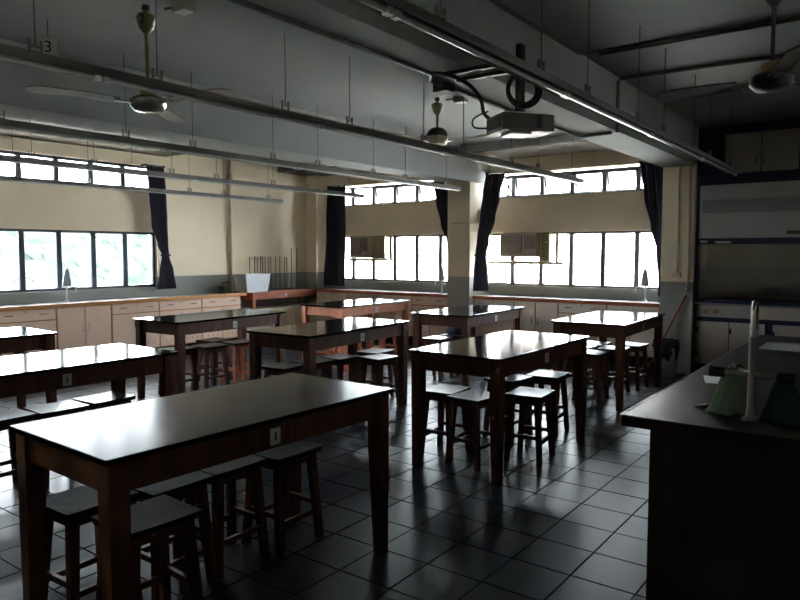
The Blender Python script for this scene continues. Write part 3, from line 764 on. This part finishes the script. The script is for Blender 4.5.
# ------------------------------------------------------------------ suspended batten lights
LEND = [8.04, 7.92, 7.88, 8.0, 8.0]
LX = [-1.47, -3.14, -4.85, -6.62, -8.38]; LEN = 1.525; END = 8.06; LZc = 2.35
def make_light():
    t = thing('batten_light', 'x', 'ceiling light')
    L2 = LEN / 2 - .004
    MB().b2(-.028, .028, -L2, L2, -.002, .036, .003).build('housing', 'light_housing', t)
    m = MB(); pr = [(-.028, .034), (-.048, -.010), (-.048, -.015), (-.026, .028)]
    for s_ in (-1, 1):
        vv = [(s_ * a, y, b) for y in (-L2, L2) for a, b in pr]; m.add(vv, [(0, 1, 2, 3), (7, 6, 5, 4)] + [(i, (i + 1) % 4, (i + 1) % 4 + 4, i + 4) for i in range(4)])
    m.build('reflector', 'light_housing', t)
    MB().tube([(0, -L2 + .03, -.014), (0, L2 - .03, -.014)], .012, 10).build('tube', 'tube_glass', t)
    for s_ in (-1, 1):
        MB().box((0, s_ * (L2 - .02), -.014), (.03, .03, .03)).build('lamp_holder', 'white_metal', t)
        y = s_ * .455; m = MB()
        m.b2(-.034, .034, y - .004, y + .004, .04, .046)
        b = MB(); b.box((0, y - .026, .064), (.016, .006, .060)); b.box((0, y + .026, .064), (.016, .006, .060)); b.box((0, y, .039), (.022, .06, .006))
        b.box((0, y, .062), (.012, .046, .006)); br = b.build('bracket', 'light_housing', t)
        MB().tube([(0, y, .06), (0, y, CEIL - LZc)], .0032, 6).build('rod', 'conduit_dark', t)
    return t
l0 = make_light(); first = True
rown = ['row right of the projector beam', 'row just left of the projector beam', 'third row from the projector', 'fourth row, beyond the far beam', 'row closest to the left wall windows']
for r_, x in enumerate(LX):
    for i in range(5 if r_ < 3 else 4):
        o = l0 if first else copy_tree(l0); first = False
        yc = LEND[r_] - LEN * (i + .5)
        o.location = (x, yc, LZc)
        pos = ['far end light', 'second light from the far end', 'third light from the far end', 'fourth light from the far end', 'light nearest the camera'][i]
        tag(o, 'suspended ' + pos + ' in the ' + rown[r_], 'ceiling light', 'suspended batten lights')

# ------------------------------------------------------------------ hanging number sign
s = thing('number_sign', 'small plate with a black 3 hanging from the ceiling', 'sign', (-4.52, 2.26, 2.83))
MB().box((0, 0, 0), (.11, .006, .12), (0, 0, R(50)), .001).build('plate', 'hood_white', s)
MB().tube([(0, 0, .05), (0, 0, CEIL - 2.83)], .003, 6).build('rod', 'conduit_dark', s)
text('digit', '3', .105, 'ink', (.0035 * math.sin(R(50)) + .003, -.0035 * math.cos(R(50)) - .002, 0), (R(90), 0, R(50)), s)

# ------------------------------------------------------------------ projector and its mount
PX, PY = -1.75, 3.49
p = thing('projector', 'grey ceiling projector hanging from black arms under the wide beam', 'projector', (PX, PY, 2.158), R(53))
MB().box((0, 0, .05), (.31, .23, .095), None, .012).build('body', 'projector_grey', p)
MB().box((.0, 0, .100), (.27, .19, .012), None, .004).build('top_cover', 'white_metal', p)
MB().box((-.156, 0, .05), (.004, .17, .06)).build('side_vent', 'black_plastic', p)
MB().box((.06, -.116, .055), (.03, .004, .07)).build('side_panel', 'black_plastic', p)
l_ = MB().tube([(-.08, .112, .045), (-.08, .135, .045)], .036, 18).build('lens_ring', 'black_plastic', p)
MB().tube([(-.08, .133, .045), (-.08, .138, .045)], .028, 18).build('lens', 'lens_glass', l_)
MB().box((-.02, 0, -.003), (.13, .12, .012)).build('bottom_plate', 'white_metal', p)
mt = thing('projector_mount', 'black post and two arms holding the projector to the wide beam', 'bracket', (PX, PY, 2.265))
MB().box((0, 0, .195), (.035, .05, .38)).build('post', 'black_plastic', mt)
for dy in (-.10, .06): MB().box((-.215, dy, .268), (.46, .034, .022)).build('arm', 'black_plastic', mt)
MB().box((0, -.02, .250), (.04, .22, .014)).build('cross_bar', 'black_plastic', mt)
MB().box((0, 0, .004), (.10, .10, .008)).build('plate', 'black_plastic', mt)
co = thing('cable_coil', 'black coil of cable hung round the projector post', 'cable', (PX + .045, PY - .045, 2.388))
for k_ in range(3):
    rr = .078 + .007 * k_; MB().tube([(.0 + .78 * rr * math.cos(a), .62 * rr * math.cos(a) - .012 + .008 * k_, rr * math.sin(a)) for a in [2 * math.pi * i / 28 for i in range(28)]], .011, 6, closed=True).build('loop', 'black_plastic', co)
cb = thing('cable', 'black cable curving from the beam down to the projector', 'cable', (0, 0, 0))
pts = [Vector((-2.20, 3.30, 2.525)), Vector((-2.10, 3.31, 2.50)), Vector((-2.0, 3.36, 2.44)), Vector((-1.955, 3.41, 2.36)), Vector((-1.95, 3.44, 2.29)), Vector((-1.90, 3.46, 2.24))]
def smooth(P, n=6):
    out = []
    for i in range(len(P) - 1):
        p0, p1, p2, p3 = P[max(i - 1, 0)], P[i], P[i + 1], P[min(i + 2, len(P) - 1)]
        for k_ in range(n):
            t = k_ / n; out.append(.5 * ((2 * p1) + (p2 - p0) * t + (2 * p0 - 5 * p1 + 4 * p2 - p3) * t * t + (3 * p1 - p0 - 3 * p2 + p3) * t ** 3))
    return out + [P[-1]]
MB().tube(smooth(pts), .011, 8).build('lead', 'black_plastic', cb)
MB().tube(smooth([Vector((-1.90, 3.40, 2.29)), Vector((-1.97, 3.36, 2.25)), Vector((-1.96, 3.35, 2.20)), Vector((-1.89, 3.38, 2.19))]), .005, 6).build('loop', 'black_plastic', cb)

# ------------------------------------------------------------------ conduits
def conduit(path, r, m, label, box=None, clips=()):
    t = thing('conduit', label, 'conduit'); MB().tube(path, r, 8).build('pipe', m, t)
    for c in clips: MB().box(c, (.05, .05, .03)).build('saddle', m, t)
    if box: MB().box(box, (.10, .10, .05), None, .004).build('junction_box', m, t)
    return t
conduit([(-2.24, YF + .1, BEAM - .018), (-2.24, 3.33, BEAM - .018), (-2.33, 3.45, BEAM - .018), (-2.36, 5.80, BEAM - .018), (-2.31, 5.88, BEAM - .018), (-2.06, 5.86, BEAM - .018)],
        .014, 'conduit_dark', 'dark conduit along the wide beam underside with a small box', (-2.34, 3.62, BEAM - .032))
conduit([(-2.012, 5.86, BEAM - .02), (-2.012, 5.86, 2.96), (-2.0, 5.89, CEIL - .02), (-.2, 5.98, CEIL - .02), (.70, 6.0, CEIL - .02)], .016, 'conduit_dark', 'thick conduit rising up the wide beam and crossing the ceiling')
conduit([(-2.012, YF + .1, CEIL - .018), (-2.012, 4.98, CEIL - .018), (-1.98, 5.02, CEIL - .018), (.70, 5.02, CEIL - .018)], .012, 'conduit_dark', 'thin conduit in the ceiling corner of the wide beam')
conduit([(-1.90, 5.10, CEIL - .018), (.70, 5.10, CEIL - .018)], .012, 'conduit_dark', 'thin conduit crossing the ceiling parallel to the corner conduit')
g = conduit([(XL + .03, 7.33, .86), (XL + .03, 7.33, CEIL)], .022, 'conduit_cream', 'vertical gas pipe with brass valve on the left wall', None, [(XL + .015, 7.33, 1.5), (XL + .015, 7.33, 2.2)])
MB().lathe([(.02, -.05), (.042, -.03), (.042, .03), (.02, .05)], 12, (XL + .035, 7.33, 2.73)).build('valve', 'brass', g)
conduit([(-2.22, 8.735, 1.25), (-2.22, 8.735, BEAM)], .012, 'conduit_cream', 'thin vertical conduit with socket on the fume cupboard column', (-2.22, 8.725, 1.22))
conduit([(-2.09, 8.73, 1.02), (-2.09, 8.73, BEAM)], .014, 'conduit_cream', 'thin pipe at the edge of the fume cupboard column')
conduit([(-5.50, 8.74, 1.94), (-5.22, 8.74, 1.94), (-5.17, 8.78, 1.94), (-5.17, 9.1, 1.94)], .009, 'conduit_cream', 'thin conduit across the column between the back windows')

# ------------------------------------------------------------------ fume cupboard wall unit
fc = thing('fume_cupboard', 'navy framed fume cupboard with grey hood and dark opening', 'fume cupboard', (0, 8.8, 0))
FX0, FX1, FY0, FY1 = -2.03, .62, 0, .50
def fb(mb, x0, x1, y0, y1, z0, z1, bev=0.0): return mb.b2(x0, x1, y0, y1, z0, z1, bev)
for x0, x1 in ((FX0, -2.0), (.59, FX1)): fb(MB(), x0, x1, FY0, FY1, 0, 3.0).build('frame_post', 'navy_paint', fc)
fb(MB(), -2.0, .59, .02, FY1, 2.31, 2.42).build('rail', 'navy_paint', fc)
fb(MB(), -2.0, .59, .02, FY1, 2.90, 3.0).build('rail', 'navy_paint', fc)
fb(MB(), -2.0, -1.74, .0, FY1, 2.42, 2.90).build('side_panel', 'navy_paint', fc)
fb(MB(), -1.74, .59, .03, FY1, 2.42, 2.90).build('upper_cabinet_body', 'navy_paint', fc)
for x0 in (-1.735, -1.35, -.955, -.56, -.165, .23):
    d = fb(MB(), x0 + .006, min(x0 + .379, .58), .008, .03, 2.435, 2.888, .003).build('upper_door', 'beige_door', fc)
    m = MB(); hx = x0 + (.345 if x0 in (-1.735, -.955, -.165) else .035); d_handle(m, (hx, .008, 2.56), 'y', .09, True); m.build('handle', 'dark_metal', d)
hd = fb(MB(), -1.995, .585, .0, .30, 1.672, 2.305, .006).build('hood', 'hood_white', fc)
fb(MB(), -1.957, .55, -.004, .004, 1.973, 2.129).build('vent_band', 'hood_band', hd)
for i in range(9): fb(MB(), -1.94, .53, -.008, -.003, 1.985 + i * .0165, 1.99 + i * .0165).build('slat', 'hood_white', hd)
fb(MB(), -1.06, -.90, -.012, .004, 1.71, 1.75, .003).build('badge', 'dark_metal', hd)
fb(MB(), -2.0, .59, .02, .06, 1.60, 1.672).build('sash_rail', 'navy_paint', fc)
fb(MB(), -1.98, -1.90, .012, .02, 1.62, 1.645).build('label_card', 'sticker', fc); fb(MB(), -1.81, -1.64, .012, .02, 1.61, 1.635).build('label_card', 'sticker', fc)
fb(MB(), -2.0, .59, .44, .47, .93, 1.672).build('inner_back', 'hood_inner', fc)
fb(MB(), -2.0, -1.985, .06, .44, .93, 1.672).build('inner_side', 'hood_inner', fc); fb(MB(), .575, .59, .06, .44, .93, 1.672).build('inner_side', 'hood_inner', fc)
fb(MB(), -2.0, .59, .03, .04, .96, 1.60).build('sash_pane', 'glass', fc)
fb(MB(), -2.0, .59, -.02, FY1, .89, .93, .004).build('worktop', 'navy_paint', fc)
fb(MB(), -2.02, .59, -.03, .02, .875, .893, .003).build('front_ledge', 'hood_band', fc)
cpn = fb(MB(), -1.985, .585, .0, .06, .722, .868, .003).build('control_panel', 'beige_door', fc)
for x in (-1.89, -1.775):
    kb = MB().tube([(x, .0, .787), (x, -.03, .787)], .030, 16).build('knob', 'brass', cpn); MB().box((x, -.035, .787), (.012, .012, .05)).build('pointer', 'brass', kb)
fb(MB(), -2.0, .59, .02, FY1, .672, .72).build('rail', 'navy_paint', fc)
fb(MB(), -2.0, .59, .03, FY1, .10, .672).build('lower_body', 'navy_paint', fc)
fb(MB(), -2.0, .59, .07, FY1, 0, .10).build('plinth', 'black_plastic', fc)
for x0, x1 in ((-1.99, -1.632), (-1.622, -1.245), (-1.165, -.80), (-.79, -.43), (-.35, .0), (.01, .58)):
    d = fb(MB(), x0, x1, .008, .03, .145, .665, .003).build('lower_door', 'beige_door', fc)
    for zz in (.26, .56): fb(MB(), x0 - .004, x0 + .022, -.004, .010, zz - .03, zz + .03).build('hinge', 'black_plastic', d)

# ------------------------------------------------------------------ waste bin and broom by the column
b = thing('waste_bin', 'grey waste bin with a black bag beside the fume cupboard column', 'waste bin', (-2.25, 8.46, 0))
tray(.10, .085, .125, .105, .36, .006, 'bucket', 'bin_grey', b)
m = MB(); vv = []; n = 24
prof = [(.118, .20), (.135, .26), (.15, .33), (.155, .39), (.145, .44), (.125, .455), (.10, .43), (.08, .34)]
for j, (r_, z) in enumerate(prof):
    for i in range(n):
        a = 2 * math.pi * i / n; w = 1 + .06 * math.sin(5 * a + j) + .04 * math.sin(9 * a - 2 * j); c, s_ = math.cos(a), math.sin(a)
        q = max(abs(c), abs(s_)) ** .35; vv.append((r_ * w * c / q * .98, r_ * w * s_ / q * .82, z + .008 * math.sin(7 * a + j)))
m.add(vv, [(j * n + i, j * n + (i + 1) % n, (j + 1) * n + (i + 1) % n, (j + 1) * n + i) for j in range(len(prof) - 1) for i in range(n)], True); m.build('bag', 'black_plastic', b)
br = thing('broom', 'red-handled broom leaning against the fume cupboard column', 'broom', (-2.53, 8.64, 0))
MB().tube([(0.02, .02, .06), (.43, .085, .98)], .012, 8).build('handle', 'red_paint', br)
MB().box((.0, .0, .075), (.06, .20, .035), None, .006).build('head', 'red_paint', br)
m = MB()
for i in range(9): m.taper((0, -.085 + i * .021, .06), (-.01, -.10 + i * .025, 0), .04, .05, .018, .022)
tag(m.build('bristles', 'black_plastic', br), kind='stuff')

# ------------------------------------------------------------------ demonstration bench and what stands on it
BZt = .90
db = thing('demonstration_bench', 'large dark demonstration bench with overhanging wooden top at the right', 'bench', (.2, 4.0, 0))
MB().b2(-1.01, .9, -1.53, 1.52, BZt - .042, BZt, .006).build('worktop', 'bench_top', db)
MB().b2(-1.016, -1.008, -1.53, 1.52, BZt - .040, BZt + .0015, .002).build('edge_strip', 'bench_edge', db)
MB().b2(-.93, .85, -1.44, 1.46, .06, BZt - .042).build('carcass', 'bench_side', db)
MB().b2(-.88, .82, -1.41, 1.43, 0, .06).build('plinth', 'black_plastic', db)
for i in range(4): MB().b2(-.937, -.93, -1.40 + i * .715, -.705 + i * .715, .10, .82, .002).build('side_panel', 'bench_side', db)
for i in range(2): MB().b2(-.86 + i * .86, -.03 + i * .86, -1.447, -1.44, .10, .82, .002).build('front_panel', 'bench_side', db)

tp_ = thing('bench_tap', 'tall white tap column with black-handled side arms on the demonstration bench', 'tap', (-.413, 2.66, BZt))
MB().lathe([(.026, 0), (.026, .008), (.014, .016), (.012, .04)], 16).build('base', 'tap_grey', tp_)
MB().tube([(0, 0, .03), (0, 0, .30)], .0115, 12).build('column', 'tap_grey', tp_)
pth = [Vector((0, 0, .29)), Vector((0, 0, .39))] + arc((0, .03, .39), .03, 180, 20, 6, lambda c, s_: Vector((0, c, s_))) + [Vector((0, .062, .30))]
MB().tube(pth, .0085, 10).build('spout', 'steel', tp_)
for d, ln in ((Vector((-.93, -.0, 0)), .115), (Vector((.93, -.12, 0)), .115), (Vector((-.55, .85, 0)), .13)):
    d = d.normalized(); z = .165
    am = MB().tube([(0, 0, z), tuple(d * ln + Vector((0, 0, z)))], .0095, 10).build('side_arm', 'tap_grey', tp_)
    MB().tube([tuple(d * (ln - .03) + Vector((0, 0, z))), tuple(d * (ln + .022) + Vector((0, 0, z)))], [.019, .021], 12).build('handle', 'black_plastic', am)

def draped(name, loc, w0, w1, d0, d1, hh, m, label, seed, lean=0.0):
    rnd = random.Random(seed); t = thing(name, label, 'cloth', loc); n, k_ = 40, 14; vv = []
    ph = [rnd.uniform(0, 6) for _ in range(4)]
    for j in range(k_ + 1):
        s_ = j / k_; z = hh * (1 - s_); w = w0 + (w1 - w0) * s_ ** .8; d = d0 + (d1 - d0) * s_ ** .8
        if j == 0: w *= .55; d *= .55
        for i in range(n):
            a = 2 * math.pi * i / n; rp = 1 + s_ * (.14 * math.sin(5 * a + ph[0]) + .08 * math.sin(8 * a + ph[1] + s_))
            vv.append((w * math.cos(a) * rp + lean * s_, d * math.sin(a) * rp, z + (.012 if j == 0 else 0) + .006 * math.sin(3 * a + ph[2]) * (1 - s_)))
    fs = [(j * n + i, j * n + (i + 1) % n, (j + 1) * n + (i + 1) % n, (j + 1) * n + i) for j in range(k_) for i in range(n)] + [tuple(range(n))]
    mb = MB().add(vv, fs, True); o = mb.build('fabric', m, t); sd = o.modifiers.new('thickness', 'SOLIDIFY'); sd.thickness = .004
    return t
draped('cleaning_cloth', (-.487, 2.735, BZt), .030, .060, .024, .055, .160, 'green_cloth', 'pale green cloth draped left of the bench tap column', 3, -.02)
draped('cleaning_cloth', (-.315, 2.71, BZt), .026, .075, .022, .055, .145, 'teal_cloth', 'dark teal cloth draped right of the bench tap column', 5, .012)

def sheet(loc, w, l, rz, label, grp=None):
    t = thing('paper_sheet', label, 'paper', loc, rz); mb = MB(); n = 6; vv = []
    for zz in (0, .0012):
        for j in range(n + 1):
            for i in range(n + 1):
                x, y = (i / n - .5) * w, (j / n - .5) * l; vv.append((x, y, zz + .006 * max(0, (i / n - .7)) ** 1.5))
    q = (n + 1) ** 2; fs = []
    for j in range(n):
        for i in range(n):
            a = j * (n + 1) + i; fs.append((a, a + 1, a + n + 2, a + n + 1)); fs.append((a + q, a + n + 1 + q, a + n + 2 + q, a + 1 + q))
    ring = [i for i in range(n + 1)] + [j * (n + 1) + n for j in range(1, n + 1)] + [n * (n + 1) + i for i in range(n - 1, -1, -1)] + [j * (n + 1) for j in range(n - 1, 0, -1)]
    for a, b_ in zip(ring, ring[1:] + ring[:1]): fs.append((a, a + q, b_ + q, b_))
    mb.add(vv, fs); mb.build('sheet', 'paper', t); return t
sheet((-.67, 3.42, BZt), .12, .20, .25, 'small white paper near the edge of the demonstration bench')
sk = thing('bench_tray', 'wide pale tray near the far end of the demonstration bench', 'tray', (-.42, 4.78, BZt + .002))
tray(.25, .20, .26, .21, .014, .006, 'tray_body', 'hood_white', sk)
MB().tube([(-.02, .05, .014), (.04, .02, .03)], .006, 6).build('handle', 'white_metal', sk)
pn = thing('pencil', 'thin pale pencil lying on the near corner of the demonstration bench', 'pencil', (-.58, 2.83, BZt + .004), R(62))
MB().tube([(-.075, 0, 0), (.06, 0, 0)], .004, 6).build('shaft', 'bench_edge', pn); MB().tube([(.06, 0, 0), (.075, 0, 0)], [.004, .001], 6).build('tip', 'paper', pn)

# dark bag on a stool of the table before the column
bgt = thing('cloth_bag', 'dark blue bag on a stool under the table before the back column', 'bag', (-4.40, 7.12, .4915))
m = MB(); vv = []; n = 20
for j, (r_, z) in enumerate([(.10, 0), (.125, .02), (.13, .06), (.11, .095), (.05, .11)]):
    for i in range(n):
        a = 2 * math.pi * i / n; vv.append((r_ * 1.0 * math.cos(a) * (1 + .06 * math.sin(4 * a + j)), r_ * 1.1 * math.sin(a), z))
m.add(vv, [(j * n + i, j * n + (i + 1) % n, (j + 1) * n + (i + 1) % n, (j + 1) * n + i) for j in range(4) for i in range(n)] + [tuple(range(n)), tuple(4 * n + i for i in range(n))], True); m.build('sack', 'blue_bag', bgt)
MB().tube([(-.05, 0, .10), (-.04, 0, .14), (.04, 0, .14), (.05, 0, .10)], .007, 6).build('strap', 'blue_bag', bgt)

# ------------------------------------------------------------------ outside: ground, wooded hillside, pale building
struct(MB().b2(-260, 260, -200, 260, -9.2, -9).build('ground', 'outside_ground'), 'pale ground far below the windows')
from mathutils import noise as mnoise
v = []; f = []; nx, ny = 110, 190
def hz(x, y):                                         # slope plus rounded tree crowns
    s_ = (-32 - x) / 70; b_ = -9 + 15.5 * max(0, min(1, s_)) ** .55 + 1.2 * math.sin(y * .07) + .6 * math.sin(y * .19 + x * .1)
    d1 = mnoise.voronoi(Vector((x * .42, y * .42, 0)))[0][0]; d2 = mnoise.voronoi(Vector((x * .9 + 7, y * .9, 3)))[0][0]
    return b_ + 1.5 * (1 - d1) + .7 * (1 - d2) + .5 * mnoise.noise(Vector((x * 1.6, y * 1.6, 0)))
for i in range(nx + 1):
    for j in range(ny + 1):
        x = -32 - 75 * i / nx; y = -70 + 120 * j / ny; v.append((x, y, hz(x, y)))
for i in range(nx):
    for j in range(ny): a = i * (ny + 1) + j; f.append((a, a + 1, a + ny + 2, a + ny + 1))
tag(MB().add(v, f, True).build('hillside_foliage', 'foliage'), 'hazy wooded hillside seen through the left windows', 'hillside', None, 'stuff')
bd = thing('apartment_building', 'pale overexposed apartment building seen through the back windows', 'building', (-20, 66, -9))
MB().b2(-16, 22, 0, 12, 0, 15.5).build('wall', 'building_wall', bd)
MB().b2(-16.4, 22.4, -.4, 12.4, 15.5, 16).build('roof_slab', 'building_band', bd)
wm = MB().box((0, 0, 0), (1.5, .12, 1.3)).mesh('window', 'building_glass')
for r_ in range(4):
    for c in range(10): link('window', wm, bd, (-13.5 + c * 3.6, -.03, 3.2 + r_ * 3.3))
for r_ in range(4): MB().b2(-16, 22, -.12, 0, 1.5 + r_ * 3.3, 1.8 + r_ * 3.3).build('band', 'building_band', bd)
